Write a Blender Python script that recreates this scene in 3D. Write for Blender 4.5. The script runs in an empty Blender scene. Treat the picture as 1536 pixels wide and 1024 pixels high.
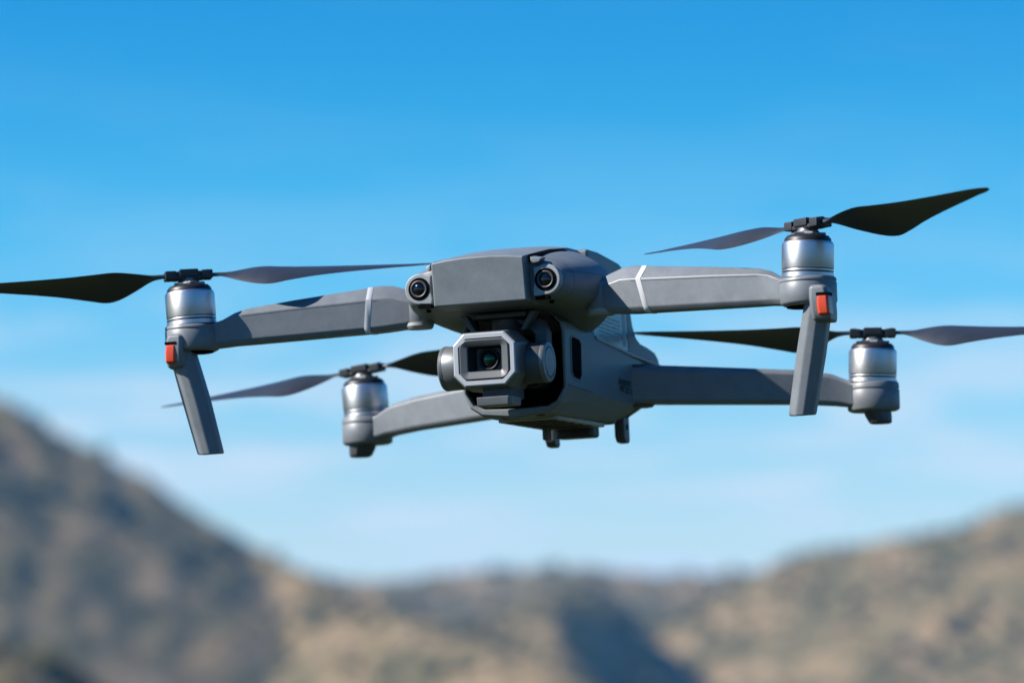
import bpy, bmesh, math, random
import numpy as np
from mathutils import Matrix, Vector

# ------------------------------------------------------------------ scene, camera, light
sc = bpy.context.scene
COL = sc.collection
random.seed(4)
R = math.radians

CAM_Z = 1.6
PITCH = R(5.36)
LENS_PX = 6002.6                                   # focal length in pixels of a 1536 px wide frame
cam_d = bpy.data.cameras.new('camera')
cam = bpy.data.objects.new('camera', cam_d)
COL.objects.link(cam)
cam.location = (0, 0, CAM_Z)
cam.rotation_euler = (R(90) + PITCH, 0, 0)
cam_d.sensor_width = 36
cam_d.lens = LENS_PX / 1536 * 36
cam_d.clip_start = 0.1
cam_d.clip_end = 30000
cam_d.dof.use_dof = True
cam_d.dof.focus_distance = 1.815
cam_d.dof.aperture_fstop = 10.2
sc.camera = cam

SUN_AZ = R(-80)          # from straight behind the camera, towards the left
SUN_EL = R(36)
sun_vec = Vector((math.sin(SUN_AZ) * math.cos(SUN_EL), -math.cos(SUN_AZ) * math.cos(SUN_EL), math.sin(SUN_EL)))
sun_d = bpy.data.lights.new('sun', 'SUN')
sun_d.energy = 5.0
sun_d.angle = R(0.53)
sun_d.color = (1.0, 0.95, 0.88)
sun = bpy.data.objects.new('sun', sun_d)
COL.objects.link(sun)
sun.rotation_euler = sun_vec.to_track_quat('Z', 'Y').to_euler()
sun.location = (-20, -10, 30)

world = bpy.data.worlds.new('World')
sc.world = world
world.use_nodes = True


def nd(nt, kind, **kw):
    n = nt.nodes.new(kind)
    for k, v in kw.items():
        if k.startswith('i_'):
            key = k[2:]
            n.inputs[int(key) if key.isdigit() else key].default_value = v
        else:
            setattr(n, k, v)
    return n


def ramp(nt, stops, interp='LINEAR'):
    n = nt.nodes.new('ShaderNodeValToRGB')
    cr = n.color_ramp
    cr.interpolation = interp
    while len(cr.elements) < len(stops):
        cr.elements.new(0.5)
    for e, (p, c) in zip(cr.elements, stops):
        e.position = p
        e.color = (c, c, c, 1) if isinstance(c, (int, float)) else (*c, 1)
    return n


def sky_nodes():
    nt = world.node_tree
    nt.nodes.clear()
    L = nt.links.new
    out = nd(nt, 'ShaderNodeOutputWorld')
    bg = nd(nt, 'ShaderNodeBackground')
    bg.inputs['Strength'].default_value = 0.0625
    sky = nd(nt, 'ShaderNodeTexSky', sky_type='NISHITA')
    sky.sun_disc = False
    sky.sun_elevation = SUN_EL
    sky.sun_rotation = math.atan2(sun_vec.x, sun_vec.y)
    sky.altitude = 900
    sky.air_density = 1.0
    sky.dust_density = 0.3
    sky.ozone_density = 2.0
    tc = nd(nt, 'ShaderNodeTexCoord')
    sep = nd(nt, 'ShaderNodeSeparateXYZ')
    L(tc.outputs['Generated'], sep.inputs[0])
    # the air is very clear: deeper azure a few degrees above the ridge
    el = nd(nt, 'ShaderNodeMapRange', i_1=0.0, i_2=0.25)
    L(sep.outputs['Z'], el.inputs[0])
    tint = ramp(nt, SKY_TINT, 'B_SPLINE')
    L(el.outputs[0], tint.inputs[0])
    mul = nd(nt, 'ShaderNodeMix', data_type='RGBA', blend_type='MULTIPLY')
    mul.inputs[0].default_value = 1.0
    L(sky.outputs[0], mul.inputs[6])
    dbl = nd(nt, 'ShaderNodeVectorMath', operation='SCALE')
    dbl.inputs['Scale'].default_value = 2.0
    L(tint.outputs[0], dbl.inputs[0])
    L(dbl.outputs[0], mul.inputs[7])
    # thin drawn-out cirrus low in the sky
    mp = nd(nt, 'ShaderNodeMapping')
    mp.inputs['Scale'].default_value = (9.0, 9.0, 60.0)
    mp.inputs['Rotation'].default_value = (0, R(4), 0)
    mp.inputs['Location'].default_value = (0.7, 0.2, 0.0)
    L(tc.outputs['Generated'], mp.inputs[0])
    no = nd(nt, 'ShaderNodeTexNoise')
    no.inputs['Scale'].default_value = 1.6
    no.inputs['Detail'].default_value = 5
    no.inputs['Roughness'].default_value = 0.55
    no.inputs['Distortion'].default_value = 0.35
    L(mp.outputs[0], no.inputs[0])
    cr = ramp(nt, [(0.43, 0.0), (0.58, 1.0)])
    L(no.outputs[0], cr.inputs[0])
    band = ramp(nt, CLOUD_BAND, 'B_SPLINE')
    L(el.outputs[0], band.inputs[0])
    m = nd(nt, 'ShaderNodeMath', operation='MULTIPLY')
    L(cr.outputs[0], m.inputs[0])
    L(band.outputs[0], m.inputs[1])
    cl = nd(nt, 'ShaderNodeMix', data_type='RGBA')
    L(m.outputs[0], cl.inputs[0])
    L(mul.outputs[2], cl.inputs[6])
    cl.inputs[7].default_value = (6.5, 7.15, 7.7, 1)
    L(cl.outputs[2], bg.inputs[0])
    L(bg.outputs[0], out.inputs[0])


SKY_TINT = [(0.0, (0.72, 0.66, 0.58)), (0.22, (0.51, 0.54, 0.575)), (0.45, (0.09, 0.51, 0.65)),
            (0.7, (0.0, 0.33, 0.53)), (1.0, (0.01, 0.36, 0.70))]          # doubled in the node tree
CLOUD_BAND = [(0.0, 0.85), (0.24, 0.9), (0.36, 0.45), (0.46, 0.03), (0.75, 0.0)]
sky_nodes()

sc.view_settings.view_transform = 'Standard'
sc.view_settings.look = 'None'
sc.view_settings.exposure = 0.95
sc.view_settings.gamma = 1.0
sc.view_settings.use_curve_mapping = False
sc.cycles.max_bounces = 8
sc.cycles.volume_bounces = 1


# ------------------------------------------------------------------ materials
def principled(name, base, rough=0.5, metal=0.0, **kw):
    m = bpy.data.materials.new(name)
    m.use_nodes = True
    b = m.node_tree.nodes['Principled BSDF']
    b.inputs['Base Color'].default_value = (*base, 1)
    b.inputs['Roughness'].default_value = rough
    b.inputs['Metallic'].default_value = metal
    for k, v in kw.items():
        b.inputs[k].default_value = v
    return m


def plastic(name, base, rough=0.48, var=0.15, bump=0.12, metal=0.0, grain=2600.0, spec=0.5):
    """moulded plastic: fine grain bump, slightly uneven tone and gloss, faint dust"""
    m = principled(name, base, rough, metal)
    nt = m.node_tree
    L = nt.links.new
    b = nt.nodes['Principled BSDF']
    b.inputs['Specular IOR Level'].default_value = spec
    tc = nd(nt, 'ShaderNodeTexCoord')
    n1 = nd(nt, 'ShaderNodeTexNoise')
    n1.inputs['Scale'].default_value = 110
    n1.inputs['Detail'].default_value = 8
    n1.inputs['Roughness'].default_value = 0.75
    L(tc.outputs['Object'], n1.inputs[0])
    lo = tuple(c * (1 - var) for c in base)
    hi = tuple(min(1, c * (1 + var)) for c in base)
    r1 = ramp(nt, [(0.3, lo), (0.7, hi)])
    L(n1.outputs[0], r1.inputs[0])
    sp = nd(nt, 'ShaderNodeTexNoise')                       # dust specks
    sp.inputs['Scale'].default_value = 900
    sp.inputs['Detail'].default_value = 2
    L(tc.outputs['Object'], sp.inputs[0])
    r2 = ramp(nt, [(0.70, 0.0), (0.78, 0.35)])
    L(sp.outputs[0], r2.inputs[0])
    mx = nd(nt, 'ShaderNodeMix', data_type='RGBA')
    L(r2.outputs[0], mx.inputs[0])
    L(r1.outputs[0], mx.inputs[6])
    mx.inputs[7].default_value = tuple(min(1, c * 1.5 + 0.03) for c in base) + (1,)
    L(mx.outputs[2], b.inputs['Base Color'])
    rr = nd(nt, 'ShaderNodeMapRange', i_3=rough - 0.08, i_4=rough + 0.10)
    L(n1.outputs[0], rr.inputs[0])
    L(rr.outputs[0], b.inputs['Roughness'])
    n2 = nd(nt, 'ShaderNodeTexNoise')
    n2.inputs['Scale'].default_value = grain
    n2.inputs['Detail'].default_value = 2
    L(tc.outputs['Object'], n2.inputs[0])
    bp = nd(nt, 'ShaderNodeBump')
    bp.inputs['Strength'].default_value = bump
    bp.inputs['Distance'].default_value = 0.0002
    L(n2.outputs[0], bp.inputs['Height'])
    L(bp.outputs[0], b.inputs['Normal'])
    return m


def brushed_metal(name, base, rough):
    m = principled(name, base, rough, 1.0)
    nt = m.node_tree
    L = nt.links.new
    b = nt.nodes['Principled BSDF']
    tc = nd(nt, 'ShaderNodeTexCoord')
    mp = nd(nt, 'ShaderNodeMapping')
    mp.inputs['Scale'].default_value = (60, 60, 6000)
    L(tc.outputs['Object'], mp.inputs[0])
    n = nd(nt, 'ShaderNodeTexNoise')
    n.inputs['Scale'].default_value = 1.0
    n.inputs['Detail'].default_value = 3
    L(mp.outputs[0], n.inputs[0])
    tg = nd(nt, 'ShaderNodeTangent', direction_type='RADIAL', axis='Z')
    L(tg.outputs[0], b.inputs['Tangent'])
    b.inputs['Anisotropic'].default_value = 0.55
    b.inputs['Anisotropic Rotation'].default_value = 0.25
    rr = nd(nt, 'ShaderNodeMapRange', i_3=rough - 0.06, i_4=rough + 0.08)
    L(n.outputs[0], rr.inputs[0])
    L(rr.outputs[0], b.inputs['Roughness'])
    bp = nd(nt, 'ShaderNodeBump')
    bp.inputs['Strength'].default_value = 0.05
    bp.inputs['Distance'].default_value = 0.0001
    L(n.outputs[0], bp.inputs['Height'])
    L(bp.outputs[0], b.inputs['Normal'])
    return m


M = {}
M['shell'] = plastic('grey_shell_plastic', (0.142, 0.160, 0.172), 0.50)
M['shell_light'] = plastic('light_grey_plastic', (0.235, 0.245, 0.252), 0.45)
M['arm'] = plastic('grey_arm_plastic', (0.142, 0.154, 0.166), 0.44)
M['body'] = plastic('body_grey_plastic', (0.125, 0.142, 0.155), 0.5)
M['dark'] = plastic('dark_grey_plastic', (0.045, 0.047, 0.052), 0.5)
M['black'] = plastic('black_plastic', (0.012, 0.012, 0.014), 0.42, spec=0.4)
M['void'] = plastic('black_and_recess_shade', (0.003, 0.003, 0.0035), 0.85, bump=0.02, spec=0.03)  # shade of bay, slots and gaps put into the colour; also black rings, screws
M['blade'] = plastic('blade_black_plastic', (0.022, 0.026, 0.034), 0.42, bump=0.05)
M['hub'] = plastic('hub_black_plastic', (0.014, 0.014, 0.016), 0.45)
M['band'] = plastic('pale_band_metal', (0.50, 0.50, 0.51), 0.40, var=0.03)
M['gimbal'] = plastic('gimbal_grey', (0.135, 0.142, 0.148), 0.40, metal=0.35, var=0.05)
M['rim'] = plastic('camera_front_silver', (0.40, 0.405, 0.41), 0.40, metal=0.3, var=0.04)
M['frame'] = plastic('lens_frame_grey', (0.075, 0.079, 0.083), 0.45, var=0.05)
M['label'] = plastic('glossy_label', (0.10, 0.115, 0.13), 0.26, var=0.05, bump=0.01)
M['can'] = brushed_metal('motor_aluminium', (0.60, 0.61, 0.63), 0.43)
M['groove'] = principled('groove_black', (0.01, 0.01, 0.012), 0.4)
M['red'] = plastic('red_light_lens', (0.56, 0.058, 0.018), 0.28, var=0.12, bump=0.03)
M['ink'] = principled('printed_ink', (0.012, 0.013, 0.016), 0.6)
M['print'] = principled('pale_print', (0.24, 0.26, 0.28), 0.55)
M['belly'] = plastic('belly_grey_plastic', (0.24, 0.24, 0.23), 0.45)
M['glass'] = principled('black_lens_glass', (0.003, 0.003, 0.004), 0.05, **{'Specular IOR Level': 0.5})


def coated_glass():
    m = principled('green_coated_lens', (0.004, 0.010, 0.008), 0.05, **{'Coat Weight': 0.25, 'Coat Roughness': 0.02})
    nt = m.node_tree
    b = nt.nodes['Principled BSDF']
    b.inputs['Specular Tint'].default_value = (0.35, 1.0, 0.6, 1)
    b.inputs['Specular IOR Level'].default_value = 0.5
    b.inputs['Base Color'].default_value = (0.002, 0.010, 0.007, 1)
    return m


M['lens'] = coated_glass()

# ------------------------------------------------------------------ mesh helpers (millimetres in, metres out)
S = 0.001


class MB:
    def __init__(self):
        self.v, self.f = [], []

    def add(self, vs, fs):
        o = len(self.v)
        self.v += [tuple(p) for p in vs]
        self.f += [tuple(i + o for i in q) for q in fs]
        return self

    def loft(self, rings, cap0=True, cap1=True):
        n = len(rings[0])
        vs = [p for r in rings for p in r]
        fs = []
        for k in range(len(rings) - 1):
            for i in range(n):
                j = (i + 1) % n
                fs.append((k * n + i, k * n + j, (k + 1) * n + j, (k + 1) * n + i))
        if cap0:
            fs.append(tuple(range(n))[::-1])
        if cap1:
            fs.append(tuple((len(rings) - 1) * n + i for i in range(n)))
        return self.add(vs, fs)

    def box(self, x0, x1, y0, y1, z0, z1):
        return self.loft([[(x0, y0, z0), (x1, y0, z0), (x1, y1, z0), (x0, y1, z0)],
                          [(x0, y0, z1), (x1, y0, z1), (x1, y1, z1), (x0, y1, z1)]])

    def prism(self, pts, axis, a0, a1, cap0=True, cap1=True):
        def mk(p, a):
            return {'x': (a, p[0], p[1]), 'y': (p[0], a, p[1]), 'z': (p[0], p[1], a)}[axis]
        return self.loft([[mk(p, a0) for p in pts], [mk(p, a1) for p in pts]], cap0, cap1)

    def lathe(self, prof, c=(0, 0, 0), axis='z', n=48):
        rings = []
        for r, h in prof:
            ring = []
            for i in range(n):
                a = 2 * math.pi * i / n
                u, w = r * math.cos(a), r * math.sin(a)
                p = {'z': (u, w, h), 'x': (h, u, w), 'y': (w, h, u)}[axis]
                ring.append((p[0] + c[0], p[1] + c[1], p[2] + c[2]))
            rings.append(ring)
        return self.loft(rings)

    def move(self, mat):
        self.v = [tuple(mat @ Vector(p)) for p in self.v]
        return self

    def build(self, name, mat, parent=None, bevel=0.0, seg=2, bang=32, smooth=38, sub=0, loc=None):
        me = bpy.data.meshes.new(name)
        me.from_pydata([(a * S, b * S, c * S) for a, b, c in self.v], [], self.f)
        bm = bmesh.new()
        bm.from_mesh(me)
        bmesh.ops.remove_doubles(bm, verts=bm.verts, dist=1e-6)
        bmesh.ops.recalc_face_normals(bm, faces=bm.faces)
        if bevel:
            es = [e for e in bm.edges if len(e.link_faces) == 2 and e.calc_face_angle(0) > R(bang)]
            bmesh.ops.bevel(bm, geom=es, offset=bevel * S, segments=seg, profile=0.5, affect='EDGES', clamp_overlap=True)
        for f in bm.faces:
            f.smooth = True
        bm.to_mesh(me)
        bm.free()
        me.set_sharp_from_angle(angle=R(smooth))
        me.materials.append(mat)
        ob = bpy.data.objects.new(name, me)
        COL.objects.link(ob)
        if parent:
            ob.parent = parent
        if loc:
            ob.location = [q * S for q in loc]
        if sub:
            md = ob.modifiers.new('subdivision', 'SUBSURF')
            md.levels = md.render_levels = sub
        elif bevel:
            md = ob.modifiers.new('weighted_normals', 'WEIGHTED_NORMAL')      # keeps big faces flat between the rounded edges
            md.weight = 100
            md.keep_sharp = True
        return ob


def chamfer_rect(x0, x1, z0, z1, c):
    return [(x0 + c, z0), (x1 - c, z0), (x1, z0 + c), (x1, z1 - c), (x1 - c, z1), (x0 + c, z1), (x0, z1 - c), (x0, z0 + c)]


def round_rect(x0, x1, z0, z1, r, n=6):
    pts = []
    for cx, cz, a0 in ((x1 - r, z0 + r, -90), (x1 - r, z1 - r, 0), (x0 + r, z1 - r, 90), (x0 + r, z0 + r, 180)):
        for i in range(n + 1):
            a = R(a0 + 90 * i / n)
            pts.append((cx + r * math.cos(a), cz + r * math.sin(a)))
    return pts


def tag(o, label=None, cat=None, group=None, kind=None):
    if label: o['label'] = label
    if cat: o['category'] = cat
    if group: o['group'] = group
    if kind: o['kind'] = kind
    return o


# ------------------------------------------------------------------ terrain: one sheet out to the horizon
def fnoise(x, y, seed):
    rs = np.random.RandomState(seed)
    out = np.zeros_like(x)
    for k in range(9):
        a = rs.uniform(0, 2 * math.pi)
        ph = rs.uniform(0, 2 * math.pi)
        w = 2 ** (k * 0.45)
        out += np.sin((x * math.cos(a) + y * math.sin(a)) * w + ph + 1.3 * np.sin((x * math.sin(a * 1.7) - y * math.cos(a * 1.7)) * w * 0.6 + ph * 2)) / w ** 0.9
    return out / 3


def ridge(x, y, pts, slope_near, slope_far, slope_left=None, slope_right=None):
    """height of a ridge whose crest runs through pts (x, y, z); flanks fall away from the crest"""
    best = np.full_like(x, -1e9)
    for (ax, ay, az), (bx, by, bz) in zip(pts, pts[1:]):
        dx, dy = bx - ax, by - ay
        l2 = dx * dx + dy * dy
        t = np.clip(((x - ax) * dx + (y - ay) * dy) / l2, 0, 1)
        px, py = ax + t * dx, ay + t * dy
        d = np.hypot(x - px, y - py)
        side = (x - px) * dy - (y - py) * dx          # >0 on the right of the crest's direction
        sl = np.where(side > 0, slope_near, slope_far)
        h = az + t * (bz - az) - sl * (np.sqrt(d * d + 30) - 5.4)
        best = np.maximum(best, h)
    return best


LEFT = [(-420, 1380, 238), (-262, 1330, 159), (-165, 1295, 104), (-142, 1290, 92), (-121, 1285, 80.5), (-100, 1280, 68.5), (-78, 1270, 55.5), (-67, 1260, 48.5), (-45, 1225, 39), (-25, 1175, 30), (0, 1110, 19), (20, 1060, 10)]
MID = [(-420, 2100, 95), (-150, 2050, 73), (-60, 2000, 70), (-8, 2010, 76), (26, 2000, 75.5), (77, 2010, 72), (125, 1990, 73), (300, 2100, 90), (600, 2300, 150)]
SPUR = [(36, 2000, 69), (32, 1850, 63), (28, 1700, 57.5), (24, 1550, 51), (21, 1420, 44), (18, 1300, 35), (14, 1180, 20)]
RIGHT = [(113, 1590, 59), (119, 1520, 62), (158, 1500, 68), (178, 1500, 71.5), (196, 1490, 78), (250, 1480, 98), (420, 1500, 170)]
NEAR = [(-66, 520, 10.5), (-58, 440, 7.6), (-52.5, 390, 5.6), (-46, 340, 3.6), (-38, 280, 1.0)]


def height(x, y):
    h = np.full_like(x, -2.0)
    n1 = fnoise(x / 90, y / 90, 3)
    n2 = fnoise(x / 26, y / 26, 5)
    n3 = fnoise(x / 9, y / 9, 8)
    wx = x + 10 * n1 + 3 * n2
    for pts, a, b in ((LEFT, 0.62, 0.7), (MID, 0.28, 0.4), (RIGHT, 0.46, 0.5), (NEAR, 0.5, 0.9)):
        h = np.maximum(h, ridge(wx, y, pts, a, b))
    sp = ridge(wx, y, SPUR, 0.42, 1.02)                   # steep east side, in its own shade
    h = np.maximum(h, sp)
    k = np.clip(h / 25, 0, 1)
    h = h + k * (1.8 * n1 + 1.7 * n2 + 1.9 * n3)
    rib = np.sin(x / 3.8 + y / 55 + 2.2 * n1) + 0.6 * np.sin(x / 2.3 - y / 70 + 2.5 * n2 + 1.0)
    h = h + k * rib * np.where(x < -20, 0.30, 0.25)          # small gullies running down the slopes
    r = np.hypot(x, y)
    far = np.clip((r - 2600) / 1800, 0, 1)
    return np.where(r > 2600, h * (1 - far) + far * 5, h) * np.clip((r - 60) / 120, 0, 1)


def terrain():
    az = np.concatenate([np.linspace(-180, -40, 15)[:-1], np.linspace(-40, -11, 30)[:-1], np.linspace(-11, 11, 330), np.linspace(11, 40, 30)[1:], np.linspace(40, 180, 15)[1:-1]])
    rr = np.concatenate([np.geomspace(1.0, 300, 24)[:-1], np.linspace(300, 2300, 330)[:-1], np.geomspace(2300, 9000, 24)])
    A, RR = np.meshgrid(np.radians(az), rr)
    X, Y = RR * np.sin(A), RR * np.cos(A)
    Z = height(X, Y)
    na, nr = len(az), len(rr)
    V = [(0, 0, 0)] + list(zip(X.ravel(), Y.ravel(), Z.ravel()))
    F = []
    for j in range(na):
        k = (j + 1) % na
        F.append((0, 1 + k, 1 + j))
        for i in range(nr - 1):
            F.append((1 + i * na + j, 1 + i * na + k, 1 + (i + 1) * na + k, 1 + (i + 1) * na + j))
    me = bpy.data.meshes.new('terrain')
    me.from_pydata([tuple(map(float, v)) for v in V], [], F)
    for p in me.polygons:
        p.use_smooth = True
    o = bpy.data.objects.new('terrain', me)
    COL.objects.link(o)
    tag(o, kind='structure')
    m = principled('dry_hillside', (0.2, 0.17, 0.12), 0.95)
    nt = m.node_tree
    L = nt.links.new
    b = nt.nodes['Principled BSDF']
    b.inputs['Specular IOR Level'].default_value = 0.1
    tc = nd(nt, 'ShaderNodeTexCoord')

    def noise(scale, det, ro=0.6, off=(0, 0, 0), sc3=(1, 1, 1)):
        mp = nd(nt, 'ShaderNodeMapping')
        mp.inputs['Location'].default_value = off
        mp.inputs['Scale'].default_value = sc3
        L(tc.outputs['Object'], mp.inputs[0])
        n = nd(nt, 'ShaderNodeTexNoise')
        n.inputs['Scale'].default_value = scale
        n.inputs['Detail'].default_value = det
        n.inputs['Roughness'].default_value = ro
        L(mp.outputs[0], n.inputs[0])
        return n.outputs[0]
    soil = ramp(nt, [(0.30, (0.135, 0.094, 0.048)), (0.5, (0.200, 0.138, 0.068)), (0.68, (0.245, 0.175, 0.092))])
    L(noise(0.034, 8, 0.66), soil.inputs[0])
    rock = ramp(nt, [(0.5, 0.0), (0.6, 1.0)])
    L(noise(0.05, 6, 0.65, (40, 10, 0)), rock.inputs[0])
    m1 = nd(nt, 'ShaderNodeMix', data_type='RGBA')
    L(rock.outputs[0], m1.inputs[0])
    L(soil.outputs[0], m1.inputs[6])
    m1.inputs[7].default_value = (0.25, 0.178, 0.105, 1)
    scrub = ramp(nt, [(0.45, 0.0), (0.55, 1.0)])
    L(noise(0.045, 8, 0.70, (7, 90, 3), (1, 0.6, 1)), scrub.inputs[0])
    m2 = nd(nt, 'ShaderNodeMix', data_type='RGBA')
    L(scrub.outputs[0], m2.inputs[0])
    L(m1.outputs[2], m2.inputs[6])
    m2.inputs[7].default_value = (0.098, 0.082, 0.038, 1)
    geo = nd(nt, 'ShaderNodeSeparateXYZ')                  # green meadow on the valley floor
    L(tc.outputs['Object'], geo.inputs[0])
    fl = nd(nt, 'ShaderNodeMapRange', i_1=5.0, i_2=0.5)
    L(geo.outputs['Z'], fl.inputs[0])
    m3 = nd(nt, 'ShaderNodeMix', data_type='RGBA')
    L(fl.outputs[0], m3.inputs[0])
    L(m2.outputs[2], m3.inputs[6])
    m3.inputs[7].default_value = (0.034, 0.044, 0.018, 1)
    L(m3.outputs[2], b.inputs['Base Color'])
    me.materials.append(m)
    return o


terrain()


def scrub():
    rs = np.random.RandomState(11)
    bm = bmesh.new()
    bmesh.ops.create_icosphere(bm, subdivisions=1, radius=1)
    bv = np.array([v.co[:] for v in bm.verts])
    bf = np.array([[v.index for v in f.verts] for f in bm.faces])
    bm.free()
    N = 11000
    a = np.radians(rs.uniform(-10, 10, N * 3))
    r = np.sqrt(rs.uniform(330 ** 2, 2150 ** 2, N * 3))
    x, y = r * np.sin(a), r * np.cos(a)
    z = height(x, y)
    clump = fnoise(x / 30, y / 30, 21) + 0.6 * fnoise(x / 11, y / 11, 22)
    keep = (z > 3.0) & (clump + rs.normal(0, 0.45, len(x)) > 0.25)
    x, y, z = x[keep][:N], y[keep][:N], z[keep][:N]
    n = len(x)
    sc_ = rs.lognormal(0.35, 0.4, n) * np.where(y < 450, 0.6, 1.0)
    V = bv[None] * (1 + rs.uniform(-0.3, 0.3, (n, len(bv), 1)))
    V = V * np.stack([sc_ * rs.uniform(0.8, 1.4, n), sc_ * rs.uniform(0.8, 1.4, n), sc_ * rs.uniform(0.6, 1.1, n)], 1)[:, None]
    V = V + np.stack([x, y, z + 0.35 * sc_], 1)[:, None]
    F = bf[None] + (np.arange(n) * len(bv))[:, None, None]
    me = bpy.data.meshes.new('scrub')
    me.from_pydata(V.reshape(-1, 3).tolist(), [], F.reshape(-1, 3).tolist())
    me.materials.append(plastic('scrub_leaves', (0.072, 0.066, 0.034), 0.85, var=0.4, bump=0, spec=0.1))
    nt = me.materials[0].node_tree
    for q in nt.nodes:
        if q.type == 'TEX_NOISE':
            q.inputs['Scale'].default_value = 0.08
    o = bpy.data.objects.new('scrub', me)
    COL.objects.link(o)
    tag(o, 'grey green scrub scattered over the dry blurred hillsides', 'scrub', kind='stuff')


scrub()

# ------------------------------------------------------------------ the drone
# own frame, in mm: x to its left (right in the photo), y to its tail, z up; z = 0 at the foot of the front motors
rot = Matrix.Rotation(R(-2.313), 3, 'Y') @ Matrix.Rotation(R(-5.363), 3, 'X') @ Matrix.Rotation(R(-19.658), 3, 'Z')
up = Matrix.Rotation(PITCH, 3, 'X')
drone = bpy.data.objects.new('drone', None)
drone.empty_display_size = 0.05
COL.objects.link(drone)
drone.matrix_world = Matrix.Translation(Vector((0, 0, CAM_Z)) + up @ Vector((0.01708, 1.90325, 0.01178))) @ (up @ rot).to_4x4()
tag(drone, 'grey folding quadcopter drone with front camera hovering above the valley', 'drone')


def mirror_ring(half, y):
    """half: (x, z) from top centre to bottom centre on the +x side"""
    ring = [(x, y, z) for x, z in half]
    ring += [(-x, y, z) for x, z in half[-2:0:-1]]
    return ring


# --- hood (upper shell)
HOOD = [
    (-87.2, [(0, 18.6), (12, 18.4), (23, 17), (27, 15.6), (32, 14.6), (36.4, 11.6), (37.6, 7.5), (37, 3.4), (34, 0.4), (25, -0.6), (12, -1.2), (0, -1.3)]),
    (-85.5, [(0, 19.2), (12, 19), (23, 17.8), (28, 16.2), (33, 15.2), (37.5, 12), (38.8, 7.5), (38, 3), (34.6, -0.2), (25, -1.2), (12, -1.8), (0, -2)]),
    (-76, [(0, 22), (12, 21.8), (24, 20.6), (31, 18.6), (37, 16.2), (41.4, 12), (42.6, 7), (41.4, 2), (37.5, -0.8), (26, -2.2), (12, -2.6), (0, -2.6)]),
    (-62, [(0, 25), (13, 24.8), (25, 23.2), (33, 20.8), (40.5, 17.6), (46, 12.6), (47.2, 6.4), (46, 0.8), (42, -2.4), (33, -3.2), (14, -3), (0, -2.8)]),
    (-47, [(0, 27.4), (14, 27), (26, 25), (34.5, 22), (42, 18.2), (47, 12.6), (48, 6), (46, -1), (41.6, -4.4), (31, -5.4), (14, -3.4), (0, -3)]),
    (-32, [(0, 29), (14, 28.6), (26, 26.2), (34, 22.4), (40.5, 18), (44.5, 12), (45.5, 5), (43.6, -2.4), (39.4, -6.2), (29, -10.5), (14, -10), (0, -10)]),
    (-18, [(0, 30), (14, 29.6), (25, 27), (31, 22.6), (35, 17.6), (37, 11.6), (37.5, 4.6), (36, -4), (32, -8.6), (26, -11.4), (14, -11), (0, -11)]),
    (-6, [(0, 30.4), (13, 30), (21, 27.4), (25, 22.6), (26.6, 17), (27, 11), (27, 4), (26, -4.5), (25, -9), (22, -11), (12, -11), (0, -11)]),
]
def seamed_shell():
    m = plastic('hood_grey_plastic', (0.122, 0.138, 0.150), 0.50)
    nt = m.node_tree
    L = nt.links.new
    b = nt.nodes['Principled BSDF']
    tc = nd(nt, 'ShaderNodeTexCoord')
    sp = nd(nt, 'ShaderNodeSeparateXYZ')
    L(tc.outputs['Object'], sp.inputs[0])

    def line(sock, at_, w):
        n = nd(nt, 'ShaderNodeMath', operation='COMPARE')
        n.inputs[1].default_value = at_
        n.inputs[2].default_value = w
        L(sock, n.inputs[0])
        return n.outputs[0]
    ab = nd(nt, 'ShaderNodeMath', operation='ABSOLUTE')
    L(sp.outputs['X'], ab.inputs[0])
    side = nd(nt, 'ShaderNodeMath', operation='GREATER_THAN')
    side.inputs[1].default_value = 0.0385
    L(ab.outputs[0], side.inputs[0])
    h1 = nd(nt, 'ShaderNodeMath', operation='MULTIPLY')
    L(line(sp.outputs['Z'], 0.0114, 0.00016), h1.inputs[0])
    L(side.outputs[0], h1.inputs[1])
    h2 = nd(nt, 'ShaderNodeMath', operation='MAXIMUM')
    L(h1.outputs[0], h2.inputs[0])
    L(line(sp.outputs['Y'], -0.0790, 0.00015), h2.inputs[1])
    mx = nd(nt, 'ShaderNodeMix', data_type='RGBA')
    L(h2.outputs[0], mx.inputs[0])
    old = b.inputs['Base Color'].links[0].from_socket
    L(old, mx.inputs[6])
    mx.inputs[7].default_value = (0.03, 0.034, 0.038, 1)
    L(mx.outputs[2], b.inputs['Base Color'])
    return m


mb = MB().loft([mirror_ring(h, y) for y, h in HOOD])
hood = mb.build('upper_shell', seamed_shell(), drone, sub=2)
for x, y, z in ((-30, -80, -2.4), (30, -80, -2.4)):
    MB().lathe([(0.1, z + 2), (1.1, z + 2), (1.1, z), (0.1, z)], (x, y, 0), 'z', 16).build('screw', M['void'], hood)

# --- nose plate and centre cover
def nose_ring(y, w, zt, zs, zb, wb):
    return [(-wb, y, zb), (wb, y, zb), (w, y, zs), (w * 0.66, y, zs + (zt - zs) * 0.58), (w * 0.3, y, zs + (zt - zs) * 0.92), (-w * 0.3, y, zs + (zt - zs) * 0.92), (-w * 0.66, y, zs + (zt - zs) * 0.58), (-w, y, zs)]


mb = MB().loft([
    [(x, y - (z - 8) * 0.12, z) for x, y, z in nose_ring(-94.3, 22.4, 19.9, 18.3, -1.6, 22.5)],
    nose_ring(-78, 22.8, 23.4, 21.6, -2.4, 22.6),
    nose_ring(-60, 23.0, 26.7, 24.8, 0, 22.6),
    nose_ring(-30, 22, 30.2, 28.4, 6, 21),
    nose_ring(-4, 20, 31.3, 29.4, 8, 19)])
nose = mb.build('nose_cover', M['shell'], drone, bevel=0.9, seg=3, bang=28)
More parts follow.
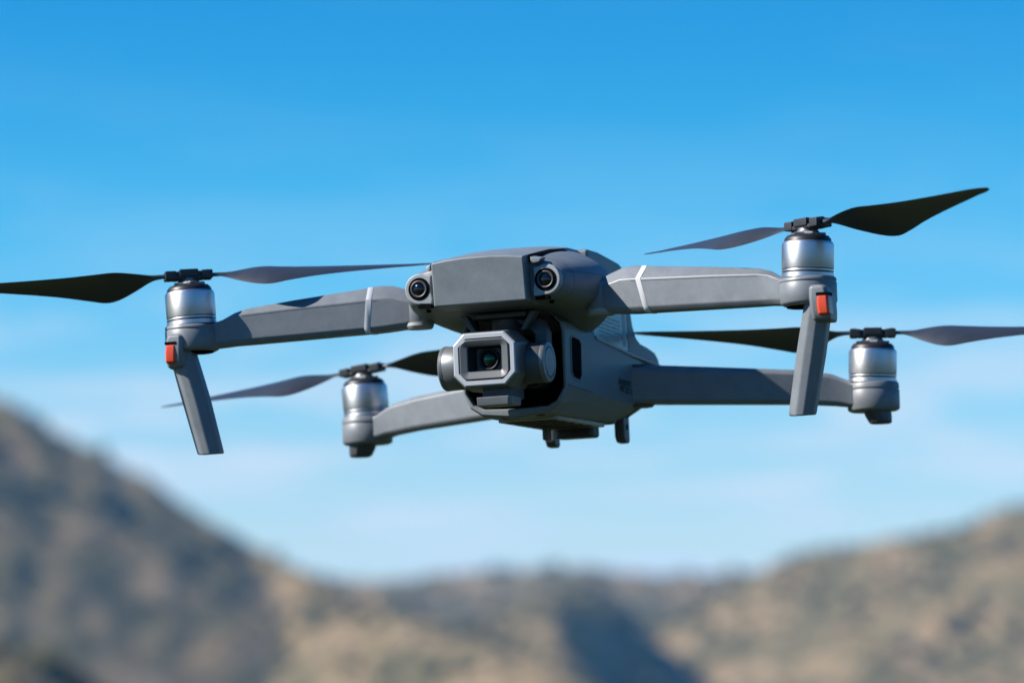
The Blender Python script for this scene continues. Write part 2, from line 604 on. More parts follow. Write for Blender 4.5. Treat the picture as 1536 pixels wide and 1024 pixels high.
# seam lines left and right of the centre cover
for s in (-1, 1):
    mb = MB()
    mb.loft([[(s * 22.9, y, z), (s * 24.6, y, z - 1.1), (s * 24.6, y, z - 2.4), (s * 22.9, y, z - 1.6)] for y, z in ((-90, 19.4), (-76, 21.9), (-60, 24.6), (-40, 27.0))])
    mb.build('cover_seam', M['void'], nose)
    # little hinged lip at the outer corner of the cover
    mb = MB().loft([[(s * 24.2, y, z), (s * (29.6 if s > 0 else 26.4), y, z - 1.0), (s * (28.4 if s > 0 else 26), y, z - 2.8), (s * 24.4, y, z - 3.2)] for y, z in ((-91.4, 18.2), (-87, 19.0), (-84, 19.2))])
    mb.build('corner_lip', M['shell_light' if s < 0 else 'shell'], nose, bevel=0.5)

# --- forward vision sensors
for s in (-1, 1):
    cx, cz = 30.7, 7.6
    out = []
    for i in range(25):
        a = R(118 - i * 9.0)
        out.append((cx + 7.1 * math.cos(a), cz + 7.1 * math.sin(a)))
    out += [(27.6, 0.35), (24.6, 0.25), (24.2, 3), (25.2, 7.5), (24.6, 13.6)]
    out = [(s * px, pz) for px, pz in out]
    mb = MB().prism(out, 'y', -89.6, -84)
    ev = mb.build('vision_sensor', M['shell_light'], drone, bevel=0.7, seg=3)
    mb = MB().lathe([(5.2, 0.3), (5.25, -0.15), (5.1, -0.35), (4.7, -0.45), (4.1, -0.4), (3.8, -0.2), (0.1, -0.2)], (s * cx, -89.5, cz), 'y')
    mb.build('lens_ring', M['void'], ev)
    mb = MB().lathe([(4.0, -0.1), (3.95, -0.75), (3.6, -0.95), (3.2, -0.8), (3.05, -0.3), (0.1, -0.3)], (s * cx, -89.5, cz), 'y')
    mb.build('lens_rim', M['dark'], ev)
    mb = MB().lathe([(3.0, -0.2), (2.8, -0.5), (2.3, -0.85), (1.6, -1.1), (0.8, -1.25), (0.1, -1.3)], (s * cx, -89.5, cz), 'y')
    mb.build('lens', M['glass'], ev)
    # slot below the sensor
    x0, x1 = sorted((s * 25.2, s * 31.6))
    MB().box(x0, x1, -89.3, -86, -1.2, 0.1).build('drain_slot', M['void'], ev)

# --- lower body around the gimbal bay
BAY = [(0, -0.5), (15, -0.5), (22.6, -8.6), (23.6, -13), (23.6, -38.2), (20, -44), (15.5, -46.2), (0, -46.8)]
def grow(half, dx, dz):
    return [(0 if x == 0 else x + dx, z + (dz if z > -20 else -dz)) for x, z in half]


def body_half(w, zt, zc, zb, wb, wm=None):
    """flat flank of half width w from zt to the crease zc, bevel to (wb, zb)"""
    return [(0, zt), (w - 8, zt), (w - 1.2, zt - 5), (w, zt - 9), (w, zc), ((w + wb) / 2 + 1.2, (zc + zb) / 2 + 0.2), (wb, zb + 0.6), (0, zb - 0.8)]


rings = [mirror_ring(BAY, -22),
         mirror_ring(BAY, -50.2),
         mirror_ring(grow(BAY, 0.5, 0.5), -51.4),
         mirror_ring([(0, 0), (15.5, 0), (23.9, -8.2), (25.2, -12.6), (25.2, -38.2), (21.6, -45.2), (16.4, -48.6), (0, -50.4)], -51.4),
         mirror_ring([(0, 0), (15.5, 0), (24.4, -8.0), (25.7, -12.4), (25.7, -38.0), (22.4, -45.6), (16.6, -49.4), (0, -51.4)], -50.2),
         mirror_ring(body_half(25.8, -3, -38.4, -50.4, 18), -38),
         mirror_ring(body_half(25.8, -4, -39.4, -50.4, 18), -14),
         mirror_ring(body_half(25.6, -6, -40.4, -50.2, 17.5), 14),
         mirror_ring(body_half(25.4, -8, -41, -49.6, 17), 40),
         mirror_ring(body_half(25.2, -10, -40, -46.6, 16.5), 60),
         mirror_ring(body_half(24, -12, -36.5, -42, 15.5), 78),
         mirror_ring(body_half(21.5, -15, -31, -35, 13.5), 90)]
mb = MB().loft(rings, cap0=False)
body = mb.build('lower_body', M['body'], drone, bevel=0.7, bang=24, smooth=30)
mb = MB().loft([mirror_ring([(max(0, x - 0.4), z - 0.4 if z > -20 else z + 0.4) for x, z in BAY], y) for y in (-49.6, -22.5)], cap0=False)
bay = mb.build('gimbal_bay', M['void'], drone, smooth=20)  # dark sheet inside the bay walls, coloured as the shade in there
# rubber damper frame and struts in the roof of the bay
mb = MB().box(-13, 13, -68, -40, -6.2, -3.6)
mb.build('damper_plate', M['dark'], bay, bevel=0.8)
for s in (-1, 1):
    mb = MB().loft([[(s * 15.5, -70, -4), (s * 19, -70, -4), (s * 19, -64, -4), (s * 15.5, -64, -4)],
                    [(s * 10.5, -70, -12.6), (s * 13, -70, -12.6), (s * 13, -64, -12.6), (s * 10.5, -64, -12.6)]])
    mb.build('damper_strut', M['dark'], bay, bevel=0.5)

# side vent, seam, crease strip and print on each flank
for s in (-1, 1):
    def fx(d):
        return s * (25.8 + d)
    vent = [(-43.6, -15.8), (-41.2, -14.4), (-31.6, -15.4), (-29.6, -17), (-30.2, -31.6), (-33, -34.2), (-41.6, -33.2), (-43.9, -31)]
    sv = MB().prism(vent, 'x', *sorted((fx(-0.8), fx(0.08)))).build('side_vent', M['void'], body, bevel=0.05)
    rim = []
    for k, (off, d) in enumerate(((1.07, 0.05), (1.06, 0.35), (1.0, 0.3), (0.985, -0.5))):
        cy, cz = -36.8, -24.2
        rim.append([(fx(d), cy + (p - cy) * (1 + (off - 1) * 1.6), cz + (q - cz) * off) for p, q in vent])
    MB().loft(rim, False, False).build('vent_rim', M['body'], sv)
    # lower seam
    mb = MB().loft([[(fx(-0.3), y, z), (fx(0.06), y, z), (fx(0.06), y, z - 0.35), (fx(-0.3), y, z - 0.35)] for y, z in ((-49.5, -37.2), (-14, -38.6))])
    mb.build('panel_seam', M['ink'], body)
    # unreadable two-line print near the arm joint
    rs = random.Random(9)
    mb = MB()
    for row, z0 in ((0, -29.2), (1, -32.6)):
        y = 25.5 if row == 0 else 25.3
        zz = z0
        while y < 44:
            wd = rs.uniform(1.7, 2.6)
            for k in range(rs.choice((2, 3, 3))):
                if rs.random() < 0.5:
                    yy = y + rs.uniform(0, wd - 0.5)
                    mb.box(*sorted((fx(0.02), fx(0.1))), yy, yy + 0.55, zz - 2.7 - (y - 25) * 0.05, zz - (y - 25) * 0.05)
                else:
                    hz = zz - rs.choice((0, 1.1, 2.2)) - (y - 25) * 0.05
                    mb.box(*sorted((fx(0.02), fx(0.11))), y, y + wd, hz - 0.55, hz)
            y += wd + 0.6
    mb.build('flank_print', M['ink'], body)

# belly: heat sink plate with slots, sensors
mb = MB().loft([[(x, y, z) for x, y in round_rect(-15, 15, -36 + k, 36 - k, 3, 3)] for z, k in ((-50.0, 0), (-51.3, 0), (-51.6, 0.6))])
belly = mb.build('belly_plate', M['belly'], drone, bevel=0.0)
for i, y in enumerate((-32, -20, -8, 4, 16)):
    mb = MB().prism(round_rect(-12.5, 12.5, y, y + 7.5, 2, 3), 'z', -51.75, -51.2)
    mb.build('cooling_slot', M['void'], belly)
for x, y in ((-6.5, -46), (10.6, -46)):
    MB().lathe([(2.2, -49.6), (2.2, -50.95), (1.4, -51.1), (0.1, -51.1)], (x, y, 0 if x < 8 else 0.4), 'z', 20).build('screw', M['black'], belly)
mb = MB().lathe([(0.1, 0), (5, 0), (5, -1.2), (3.8, -1.9), (0.1, -2)], (12, 44, -47.8), 'z', 32)
dn = mb.build('downward_sensor', M['black'], drone)
mb = MB().prism(round_rect(-10, 10, 30, 42, 3, 4), 'z', -56.2, -49)
mb.build('belly_pad', M['black'], drone, bevel=1.2)
mb = MB().box(-8.2, -5.4, 8, 14, -58, -50)
mb.build('sensor_fin', M['dark'], drone, bevel=0.7)
# tail bumper ring
tail = [mirror_ring(body_half(w, zt, zc, zb, wb), y) for w, zt, zc, zb, wb, y in ((25.6, -14, -40.4, -47.4, 17.4, 57), (26.0, -14, -40.2, -47.6, 17.4, 58.5), (25.9, -14, -39.4, -46.4, 17.2, 63), (24.8, -14, -36.4, -42, 16, 78.5))]
MB().loft(tail).build('tail_panel', M['body'], drone, bevel=0.5, bang=24)

# landing tabs under the tail
for s, xa, ya in ((-1, -20.4, 58), (1, 15.6, 58)):
    sh = [(ya - 4.6, -44), (ya + 4.6, -44), (ya + 4.6, -57.6), (ya + 3.0, -58.4), (ya - 2, -58.2), (ya - 4.4, -55.4)]
    mb = MB().prism(sh, 'x', xa - 2.6, xa + 2.6)
    tb = mb.build('landing_tab', M['dark'], drone, bevel=0.9, seg=2)
    MB().lathe([(1.3, 0), (1.3, 0.3), (0.1, 0.3)], (xa + 2.5, ya, -50.6), 'x', 20).build('screw', M['void'], tb)

# --- battery on the back
BATT = [(-12, -9.5), (-9.5, -12.2), (-6, -13.2), (20, -14.8), (48, -17.0), (70, -18.0), (93.5, -19.0), (92.6, -15.5), (87, -12.4), (78, -11), (64, -9.6), (57.6, -7), (53, -1.8), (50.4, 5), (49.2, 16), (46, 24), (36, 27), (5, 29.5), (-12, 29.5)]
mb = MB().prism(BATT, 'x', -25.2, 25.2)
batt = mb.build('battery', M['body'], drone, bevel=1.6, seg=3, bang=40)
for s in (-1, 1):
    def bx(d):
        return s * (25.2 + d)
    ed = [(-7, -13.0), (-4, -13.6), (20, -15.4), (48, -17.6), (70, -18.7), (90, -19.6)]
    MB().loft([[(bx(-1.4), y, z + 1.5), (bx(0.9), y, z + 1.5), (bx(1.1), y, z + 0.9), (bx(0.9), y, z + 0.3), (bx(-1.4), y, z + 0.3)] for y, z in ed]).build('battery_seam_highlight', M['shell_light'], batt)  # paler strip standing in for the highlight along the battery seam
    lab = [(-8.6, -3), (-7.6, -11.4), (-4, -12.6), (20, -14.2), (43, -16), (43, 6.2), (6, 6.2)]
    MB().prism(lab, 'x', *sorted((bx(-0.3), bx(0.10)))).build('battery_label', M['label'], batt, bevel=0.08)
    rs = random.Random(3)
    mb = MB()
    for row in range(6):                                  # small unreadable specification print
        z = -0.6 - row * 1.85
        y = -1.5 + row * 0.4
        while y < 31:
            wd = rs.uniform(0.8, 2.4)
            mb.box(*sorted((bx(0.09), bx(0.15))), y, y + wd, z - 1.0 - y * 0.03, z - y * 0.03)
            y += wd + rs.uniform(0.35, 0.9)
    mb.build('battery_print', M['print'], batt)
    MB().box(*sorted((bx(0.09), bx(0.17))), 35.6, 40.4, -13.4, 3.8).build('battery_sticker', M['print'], batt)
    # pressed outline round the label
    for a, b_, c, d in ((43.4, 44.0, -15.5, 6), (6, 44.0, 6.0, 6.7)):
        MB().box(*sorted((bx(-0.05), bx(0.12))), a, b_, c, d).build('label_edge', M['ink'], batt)


# --- arms
def front_arm(s):
    arm = []
    # x, y front, y back, z low, z edge, z top
    st = [(41, -58, -46, -4.5, 4.5, 8.5), (49.5, -60.2, -47.5, -6.4, 6.2, 11.6), (56.5, -61.6, -48, -7.0, 7.9, 13.9), (62.3, -62.8, -49, -7.5, 7.8, 14.3),
          (81, -66.4, -53, -8.2, 6.8, 12.2), (102.4, -70.6, -57.5, -9.0, 5.7, 10.0), (125.6, -75, -63, -9.9, 4.2, 7.1), (131, -76.2, -65, -10.1, 3.2, 5.5),
          (136, -78.6, -66.5, -10.6, 1.0, 2.4), (140, -82, -68.5, -11, -0.4, 0.3), (146, -86, -70, -11.4, -1.0, -0.6)]
    for x, yf, yb, zl, ze, zt in st:
        arm.append([(s * x, yf + 1.6, zl), (s * x, yf, zl + 2.2), (s * x, yf, ze), (s * x, yf + 5.2, zt), (s * x, yb - 3, zt), (s * x, yb, ze), (s * x, yb, zl + 2), (s * x, yb - 2, zl)])
    mb = MB().loft(arm)
    a = mb.build('front_arm', M['arm'], drone, bevel=0.55, seg=2, bang=20, smooth=32)
    # fine parting line along the front face
    MB().loft([[(s * x, yf - 0.05, ze - 0.9), (s * x, yf - 0.05, ze - 1.15), (s * x, yf + 0.5, ze - 1.15), (s * x, yf + 0.5, ze - 0.9)] for x, yf, yb, zl, ze, zt in st[3:7]]).build('parting_line', M['dark'], a)

    def at(x):
        for p, q in zip(st, st[1:]):
            if p[0] <= x <= q[0]:
                t = (x - p[0]) / (q[0] - p[0])
                return [p[i] + t * (q[i] - p[i]) for i in range(1, 6)]

    def sec(x, g, lean):
        # section of the band: arm section grown by g, each corner taken where the leaning band crosses it
        pts = []
        for k in range(8):
            yf, yb, zl, ze, zt = at(x)
            z = (zl - g, zl + 2.2, ze + g * .5, zt + g, zt + g, ze + g * .5, zl + 2, zl - g)[k]
            xx = x + (lean * (ze - z) if z <= ze else lean * 1.2 * (z - ze))
            yf, yb, zl, ze, zt = at(xx)
            y = (yf + 1.6, yf - g, yf - g, yf + 5.2 - g * .3, yb - 3 + g * .3, yb + g, yb + g, yb - 2)[k]
            z = (zl - g, zl + 2.2, ze + g * .5, zt + g, zt + g, ze + g * .5, zl + 2, zl - g)[k]
            pts.append((s * xx, y, z))
        return pts
    lean = 0.26 if s > 0 else 0.10
    MB().loft([sec(64.7, 0.05, lean), sec(64.8, 0.14, lean), sec(67.2, 0.14, lean), sec(67.3, 0.05, lean)]).build('arm_band', M['band'], a)
    # pivot barrel and small caps where the arm meets the hood
    mb = MB().lathe([(0.1, 8.4), (6.0, 8.2), (7.4, 6.6), (7.6, 4), (7.6, -3.6), (7.0, -4.6), (0.1, -4.8)], (s * 45, -52.5, 0), 'z', 40)
    mb.build('pivot', M['shell'], a)
    mb = MB().lathe([(0.1, -4.2), (6.6, -4.2), (6.8, -5.8), (6.0, -7.0), (0.1, -7.4)], (s * 44.8, -54, 0), 'z', 32)
    mb.build('pivot_cap', M['belly'], a)
    # motor mount
    mb = MB().lathe([(0.1, -12.2), (10.8, -12.2), (12.3, -11.4), (12.7, -10.6), (12.8, -2.6), (12.5, -2.2), (12.5, -1.8), (12.8, -1.4), (12.6, -0.4), (12.0, 0.1), (0.1, 0.1)], (s * 150, -77.9, 0), 'z', 64)
    mt = mb.build('motor_mount', M['arm'], a, smooth=40)
    MB().lathe([(0.1, -12.0), (7, -12.0), (7, -12.9), (5.5, -13.2), (0.1, -13.2)], (s * 147, -77.9, 0), 'z', 32).build('mount_screw', M['void'], mt)
    return a


for s in (-1, 1):
    front_arm(s)


def rear_arm(s):
    st = [(22, 46, 62, -21.6, -24, -40), (27, 48.0, 64, -21.2, -23.6, -40.2), (60, 61.2, 75.5, -23.6, -26, -41.6), (100, 76.6, 89, -26.8, -29, -43.4),
          (114, 82, 94, -29.2, -31, -44.6), (119, 83.4, 98, -31.6, -32.6, -45.2), (124, 84.6, 102, -34.2, -35, -46.4), (131, 85.6, 104, -34.8, -35.6, -47)]
    rings = []
    for x, yf, yb, zt, ze, zl in st:
        rings.append([(s * x, yf + 1.4, zl), (s * x, yf, zl + 1.8), (s * x, yf, ze), (s * x, yf + 2.4, zt), (s * x, yb - 2.4, zt), (s * x, yb, ze), (s * x, yb, zl + 1.8), (s * x, yb - 1.4, zl)])
    a = MB().loft(rings).build('rear_arm', M['arm'], drone, bevel=0.6, seg=2, bang=20, smooth=34)
    mb = MB().lathe([(0.1, -48.2), (11, -48.2), (12.2, -47.6), (12.7, -46.8), (12.8, -38.2), (12.5, -37.8), (12.5, -37.4), (12.8, -37.0), (12.6, -34.9), (12, -34.2), (0.1, -34.2)], (s * 132.5, 95.2, 0), 'z', 64)
    mt = mb.build('motor_mount', M['arm'], a, smooth=40)
    # stubby foot under the motor
    ft = MB()
    prof = [(7.4, -47.4, 0), (7.2, -50.2, 0.5), (6.2, -53.6, 1.4), (5.2, -54.4, 1.6)]
    rg = []
    for r_, z, o in prof:
        rg.append([(s * (134.5 + o + r_ * 0.92 * math.cos(R(t))), 93.5 + r_ * 1.05 * math.sin(R(t)), z) for t in range(0, 360, 30)])
    ft.loft(rg).build('rear_foot', M['dark'], a, bevel=0.3)
    # pivot collar at the body
    MB().lathe([(0.1, -20.8), (7.6, -21), (8.4, -22), (8.4, -40.4), (7.4, -41.6), (0.1, -42)], (s * 24.5, 57, 0), 'z', 40).build('pivot', M['dark'], a)
    return a


for s in (-1, 1):
    rear_arm(s)


# --- antenna legs under the front motors
def leg(s, dx_top, dx_bot):
    # x is measured on the +x side and mirrored
    def ring(cx, cy, z, w, d, tw):
        pts = [(-w / 2, -d * 0.18), (-w * 0.16, -d / 2), (w * 0.20, -d / 2), (w / 2, -d * 0.10), (w / 2, d / 2), (-w / 2, d / 2)]
        c, sn = math.cos(R(tw)), math.sin(R(tw))
        return [(s * cx + p * c - q * sn, cy + p * sn + q * c, z) for p, q in pts]
    xt, xb = 153.4 + dx_top, 144.2 + dx_bot
    tw = 0
    rg = [ring(xt, -84, -5.0, 10.6, 11, tw), ring(xt - 0.9, -83.8, -12, 11.6, 11, tw), ring((xt + xb) / 2, -81, -34, 12.4, 10.4, tw), ring(xb, -78.6, -60.6, 11.4, 9.6, tw)]
    # slanted sole
    rg[-1] = [(x, y, z - (0.8 if i in (1, 2) else 0)) for i, (x, y, z) in enumerate(rg[-1])]
    l = MB().loft(rg).build('antenna_leg', M['arm'], drone, bevel=0.9, seg=3, bang=25, smooth=40)
    # housing of the light
    hx = s * (158.2 if s > 0 else 153.6)
    rg = []
    for z, w, y0, ox in ((-4.4, 6.0, -91.0, -0.8), (-5.6, 8.2, -92.2, -0.4), (-10, 9.0, -92.6, 0), (-16.5, 8.8, -92.2, 0.3), (-19.6, 8.2, -90.4, 0.4), (-20.6, 7.2, -87.8, 0.4)):
        c = hx + s * ox
        rg.append([(c - w / 2, y0 + 1.4, z), (c - w / 2 + 1.4, y0, z), (c + w / 2 - 1.4, y0, z), (c + w / 2, y0 + 1.4, z), (c + w / 2, -78, z), (c - w / 2, -78, z)])
    h = MB().loft(rg).build('light_housing', M['arm'], l, bevel=0.5, bang=30)
    rg = []
    for z, w, y0 in ((-9.4, 4.4, -92.5), (-9.9, 5.3, -93.1), (-13.6, 5.5, -93.5), (-17.4, 5.3, -93.0), (-18.2, 4.4, -91.9)):
        c = hx + s * (2.1 if s > 0 else 1.3) - s * (z + 14) * 0.05
        rg.append([(c - w / 2, y0 + 0.9, z), (c - w / 2 + 0.9, y0, z), (c + w / 2 - 0.9, y0 + 0.1, z), (c + w / 2, y0 + 1.2, z), (c + w / 2, -86, z), (c - w / 2, -86, z)])
    MB().loft(rg).build('light_lens', M['red'], l, bevel=0.3, bang=30)
    x0 = hx + s * (2.0 if s > 0 else 1.2)
    MB().box(x0 - 2.8, x0 + 2.8, -92.9, -86, -9.3, -8.1).build('light_gap', M['void'], l)


leg(1, 3.0, 0.2)
leg(-1, 1.0, -1.4)

# --- motors
def motor(x, y, z, tx, ty):
    ax = Vector((tx, ty, 1)).normalized()
    q = Vector((0, 0, 1)).rotation_difference(ax)
    r = 11.65
    prof = [(0.1, 0), (r - 0.5, 0), (r, 0.3), (r, 2.1), (r - 0.35, 2.3)]
    mo = MB().lathe(prof, n=72).build('motor', M['can'], drone, loc=(x, y, z), smooth=50)
    mo.rotation_mode = 'QUATERNION'
    mo.rotation_quaternion = q
    MB().lathe([(0.1, 2.2), (r - 0.5, 2.2), (r - 0.5, 4.4), (0.1, 4.4)], n=64).build('groove', M['groove'], mo)
    MB().lathe([(r - 1, 2.9), (r - 0.02, 2.9), (r, 3.0), (r, 3.55), (r - 0.02, 3.65), (r - 1, 3.65)], n=72).build('trim_ring', M['can'], mo)
    MB().lathe([(0.1, 4.1), (r - 0.2, 4.1), (r, 4.4), (r, 14.9), (r - 0.2, 15.5), (r - 0.75, 16.2), (r - 1.0, 16.25), (0.1, 16.2)], n=72).build('rotor_bell', M['can'], mo, smooth=50)
    MB().lathe([(0.1, 16.1), (r - 1.05, 16.1), (r - 1.25, 17.6), (r - 2.4, 18.9), (r - 4, 19.4), (0.1, 19.5)], n=64).build('motor_cap', M['black'], mo)
    # small clamp plate that carries the propeller
    pl = [(8.4 * math.cos(R(t)) * (1.0 if k % 2 == 0 else 0.72), 8.4 * math.sin(R(t)) * (1.0 if k % 2 == 0 else 0.72)) for k, t in enumerate(range(0, 360, 30))]
    MB().prism(pl, 'z', 19.3, 20.3).build('clamp_plate', M['gimbal'], mo, bevel=0.25)
    MB().lathe([(0.1, 20.2), (5.6, 20.2), (4.4, 21.8), (4.4, 22.4), (0.1, 22.4)], n=40).build('spindle', M['gimbal'], mo)
    return mo, ax


def blade_mesh(sense):
    """blade along +x from the hinge; sense=+1: leading edge on the -y side"""
    st = [(9.5, 3.4, 5, 2.2), (14, 3.8, 12, 2.1), (18, 6.2, 22, 2.0), (24, 14, 27, 1.9), (31, 22.4, 27, 1.8), (37, 26.4, 25, 1.7), (45, 25.6, 21.5, 1.5), (58, 21.6, 18, 1.3),
          (72, 17.6, 15.5, 1.15), (86, 13.8, 13.5, 1.0), (98, 10.6, 12, 0.85), (107, 8.0, 11, 0.75), (113, 5.8, 10.5, 0.65), (117, 2.6, 10, 0.5)]
    st = [(a, b, c, d, 0.3 * b - min(4.0, 0.5 * b)) for a, b, c, d in st]
    rings = []
    for r_, ch, pit, th, sw in st:
        ring = []
        for t, u in ((0.0, 0), (0.08, 0.62), (0.28, 1.0), (0.6, 0.75), (0.86, 0.3), (1.0, 0.04), (0.86, -0.12), (0.6, -0.22), (0.28, -0.40), (0.08, -0.42)):
            yy = (t - 0.3) * ch
            zz = u * th * 0.62 + 0.055 * ch * (1 - (2 * t - 1) ** 2)
            c, sn = math.cos(R(pit)), math.sin(R(pit))
            y2, z2 = yy * c + zz * sn, -yy * sn + zz * c
            droop = 1.2 * ((r_ - 10) / 107) ** 2
            ring.append((r_, sense * (y2 + sw), z2 + droop))
        rings.append(ring)
    # smooth along the span
    fine = []
    for k in range(len(rings) - 1):
        p0, p1, p2, p3 = rings[max(k - 1, 0)], rings[k], rings[k + 1], rings[min(k + 2, len(rings) - 1)]
        for t in (0, 0.25, 0.5, 0.75):
            fine.append([tuple(0.5 * (2 * b + (c - a) * t + (2 * a - 5 * b + 4 * c - d) * t * t + (3 * b - a - 3 * c + d) * t ** 3) for a, b, c, d in zip(A, B, C_, D)) for A, B, C_, D in zip(p0, p1, p2, p3)])
    fine.append(rings[-1])
    return fine


def propeller(mo, az, sense, tilt, coning, pitch_extra=0.0):
    """hub block with two hinged blades, at rest on the motor"""
    hub = MB()
    hub.box(-7.2, 7.2, -4.2, 4.2, 21.8, 23.6)
    for s in (-1, 1):
        hub.box(*sorted((s * 6.0, s * 11.2)), -4.6, 4.6, 22.0, 26.0)
    hub.box(-6.2, 6.2, -3.2, 3.2, 23.4, 25.8)
    hub.box(-4.4, 4.4, -4.9, 4.9, 23.0, 26.6)
    h = hub.build('propeller', M['hub'], mo, bevel=0.45)
    h.rotation_mode = 'XYZ'
    mat = Matrix.Translation((0, 0, 22 * S)) @ Matrix.Rotation(R(az), 4, 'Z') @ Matrix.Rotation(R(-tilt), 4, 'Y') @ Matrix.Translation((0, 0, -22 * S))
    h.matrix_local = mat
    for s in (-1, 1):
        b = MB().loft(blade_mesh(sense)).build('blade', M['blade'], h, smooth=50)
        b.matrix_local = Matrix.Translation((0, 0, 23.6 * S)) @ Matrix.Rotation(0 if s > 0 else math.pi, 4, 'Z') @ Matrix.Rotation(R(-coning), 4, 'Y')
        MB().lathe([(1.5, 21.6), (1.5, 26.3), (1.1, 26.5), (0.1, 26.5)], (s * 9.2, 0, 0), 'z', 20).build('hinge_pin', M['black'], h)
    return h


FT, RT = 0.0504, 0.0551
for x, y, z, tx, ty, az, sense, tilt, con in (
        (-150, -77.9, 0, -FT, 0, 31, -1, -0.6, -0.5),
        (150, -77.9, 0, FT, 0, -34, 1, 2.5, 0.0),
        (-132.5, 95.2, -34.1, -RT, -0.012, -4, 1, 2.6, 0.0),
        (132.5, 95.2, -34.1, RT, -0.012, 16, -1, 1.0, 0.5)):
    mo, ax = motor(x, y, z, tx, ty)
    propeller(mo, az, sense, tilt, con)

# --- gimbal camera
def octo(x0, x1, z0, z1, c, y):
    return [(px, y, pz) for px, pz in chamfer_rect(x0, x1, z0, z1, c)]


mb = MB().loft([octo(-12.5, 12.5, -37.2, -16, 6, -58), octo(-15.2, 15.2, -39.6, -13.8, 6.6, -62), octo(-16, 16, -40.2, -13.2, 6.6, -70), octo(-16.6, 16.6, -40.4, -13.0, 6.2, -80), octo(-15.9, 15.9, -39.6, -13.9, 5.6, -88), octo(-15.1, 15.1, -38.8, -14.4, 5.2, -90)], True, False)
gcam = mb.build('gimbal_camera', M['gimbal'], drone, bevel=0.7, seg=3, bang=18, smooth=30)
mb = MB().loft([octo(-15.0, 15.0, -38.7, -14.5, 5.2, -89.6), octo(-15.0, 15.0, -38.7, -14.5, 5.2, -90.2), octo(-14.4, 14.4, -38.1, -15.1, 5.0, -90.7),
                octo(-12.6, 12.6, -36.4, -16.8, 3.9, -90.7), octo(-12.2, 12.2, -36.0, -17.2, 3.8, -89.9)], False, False)
mb.build('camera_face', M['rim'], gcam, smooth=25)
mb = MB().loft([octo(-12.5, 12.5, -36.3, -16.9, 3.8, -89.6), octo(-9.5, 9.5, -33.4, -19.6, 1.5, -89.55)], False, False)
mb.build('face_gap', M['void'], gcam)
def rr(x0, x1, z0, z1, r_, y):
    return [(px, y, pz) for px, pz in round_rect(x0, x1, z0, z1, r_, 5)]


mb = MB().loft([rr(-11.9, 11.9, -35.8, -17.4, 3.8, -89.9), rr(-11.9, 11.9, -35.8, -17.4, 3.8, -90.5), rr(-11.4, 11.4, -35.3, -17.9, 3.6, -90.9), rr(-8.6, 8.6, -32.4, -20.2, 1.0, -90.1),
                rr(-8.2, 8.2, -32.0, -20.6, 0.9, -89.7)], False, False)
mb.build('lens_frame', M['frame'], gcam, smooth=25)
mb = MB().loft([rr(-8.2, 8.2, -32.0, -20.6, 0.9, -89.7), rr(-5.8, 5.8, -31.2, -21.4, 0.8, -84.4)], False, True)
mb.build('lens_hood', M['black'], gcam, smooth=25)
mb = MB().lathe([(5.0, 0.3), (5.0, -1.0), (4.6, -1.3), (4.0, -0.9), (3.6, 0.2)], (0.3, -84.6, -26.3), 'y', 40)
mb.build('lens_ring', M['black'], gcam)
mb = MB().lathe([(3.9, 0.4), (3.7, -0.3), (3.2, -0.95), (2.5, -1.45), (1.7, -1.8), (0.9, -1.98), (0.1, -2.02)], (0.3, -84.6, -26.3), 'y', 40)
mb.build('lens', M['lens'], gcam, smooth=60)
# little sensor block under the lens
mb = MB().loft([[(-5.5, -88.0, -43.6), (10.0, -88.0, -43.6), (11.4, -86, -43.6), (11.4, -74, -43.6), (-5.5, -74, -43.6)],
                [(-5.5, -87.4, -47.6), (9.6, -87.4, -47.6), (11.0, -85.6, -47.6), (11.0, -74, -47.6), (-5.5, -74, -47.6)]])
lw = mb.build('gimbal_clamp', M['gimbal'], drone, bevel=0.5)
mb = MB().box(-4, 10, -84, -66, -44.2, -38.5)
mb.build('clamp_stem', M['dark'], lw, bevel=0.6)
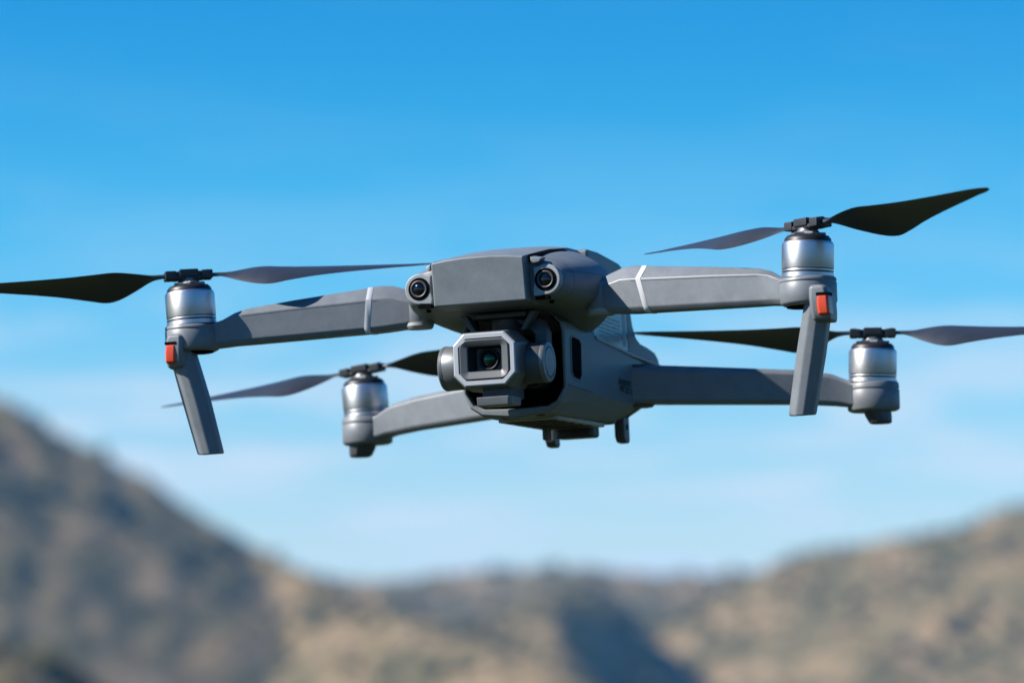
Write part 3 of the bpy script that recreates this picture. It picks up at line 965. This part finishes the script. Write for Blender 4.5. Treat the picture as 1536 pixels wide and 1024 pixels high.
# tilt motors on both sides
for s in (-1, 1):
    k = 1.0 if s < 0 else 0.92
    mb = MB().lathe([(0.1, s * 14.0), (9.6, s * 14.0), (9.7, s * 16.2), (10.1 * k, s * 16.5), (10.2 * k, s * 24.0), (9.6 * k, s * 25.0), (8.6 * k, s * 25.4), (0.1, s * 25.45)], (0, -74, -28.4), 'x', 56)
    gm = mb.build('tilt_motor', M['gimbal'] if s < 0 else M['dark'], drone, smooth=35)
    mb = MB().lathe([(9.9 * k, s * 23.4), (10.3 * k, s * 23.6), (10.3 * k, s * 24.8), (9.8 * k, s * 25.5), (7.7 * k, s * 25.75), (7.5 * k, s * 25.4), (7.2 * k, s * 25.4), (7.0 * k, s * 25.8), (0.1, s * 25.85)], (0, -74, -28.4), 'x', 56)
    mb.build('motor_lid', M['gimbal'], gm, smooth=35)
# arm that carries the camera: down from the roof of the bay, behind the tilt motors
mb = MB().loft([[(15.5, -66, -34), (21.5, -66, -34), (21.5, -58, -34), (15.5, -58, -34)], [(16, -66, -14), (22, -66, -14), (22, -58, -14), (16, -58, -14)],
                [(6, -64, -7), (18, -64, -7), (18, -54, -7), (6, -54, -7)]])
yoke = mb.build('gimbal_yoke', M['dark'], drone, bevel=0.8)
MB().lathe([(0.1, -14), (7, -14), (7.6, -13), (7.6, -5), (0.1, -5)], (0, -56, 0), 'z', 40).build('pan_motor', M['dark'], yoke)
MB().prism(round_rect(7, 17, -38.5, -28, 2.5, 4), 'y', -63, -50).build('roll_motor', M['black'], yoke, bevel=0.8)

# ------------------------------------------------------------------ clear mountain air
def haze():
    me = bpy.data.meshes.new('haze')
    x, y0, y1, z0, z1 = 9500, -9500, 9500, -9, 240
    vs = [(-x, y0, z0), (x, y0, z0), (x, y1, z0), (-x, y1, z0), (-x, y0, z1), (x, y0, z1), (x, y1, z1), (-x, y1, z1)]
    me.from_pydata(vs, [], [(3, 2, 1, 0), (4, 5, 6, 7), (0, 1, 5, 4), (1, 2, 6, 5), (2, 3, 7, 6), (3, 0, 4, 7)])
    m = bpy.data.materials.new('haze_air')
    m.use_nodes = True
    nt = m.node_tree
    nt.nodes.clear()
    out = nd(nt, 'ShaderNodeOutputMaterial')
    v = nd(nt, 'ShaderNodeVolumePrincipled')
    v.inputs['Color'].default_value = (0.20, 0.56, 1.0, 1)
    v.inputs['Density'].default_value = HAZE_DENSITY
    v.inputs['Anisotropy'].default_value = 0.0
    nt.links.new(v.outputs[0], out.inputs['Volume'])
    me.materials.append(m)
    o = bpy.data.objects.new('haze', me)
    COL.objects.link(o)
    tag(o, 'thin bluish air between the camera and the hills', 'haze', kind='stuff')


HAZE_DENSITY = 0.000085
if HAZE_DENSITY:
    haze()
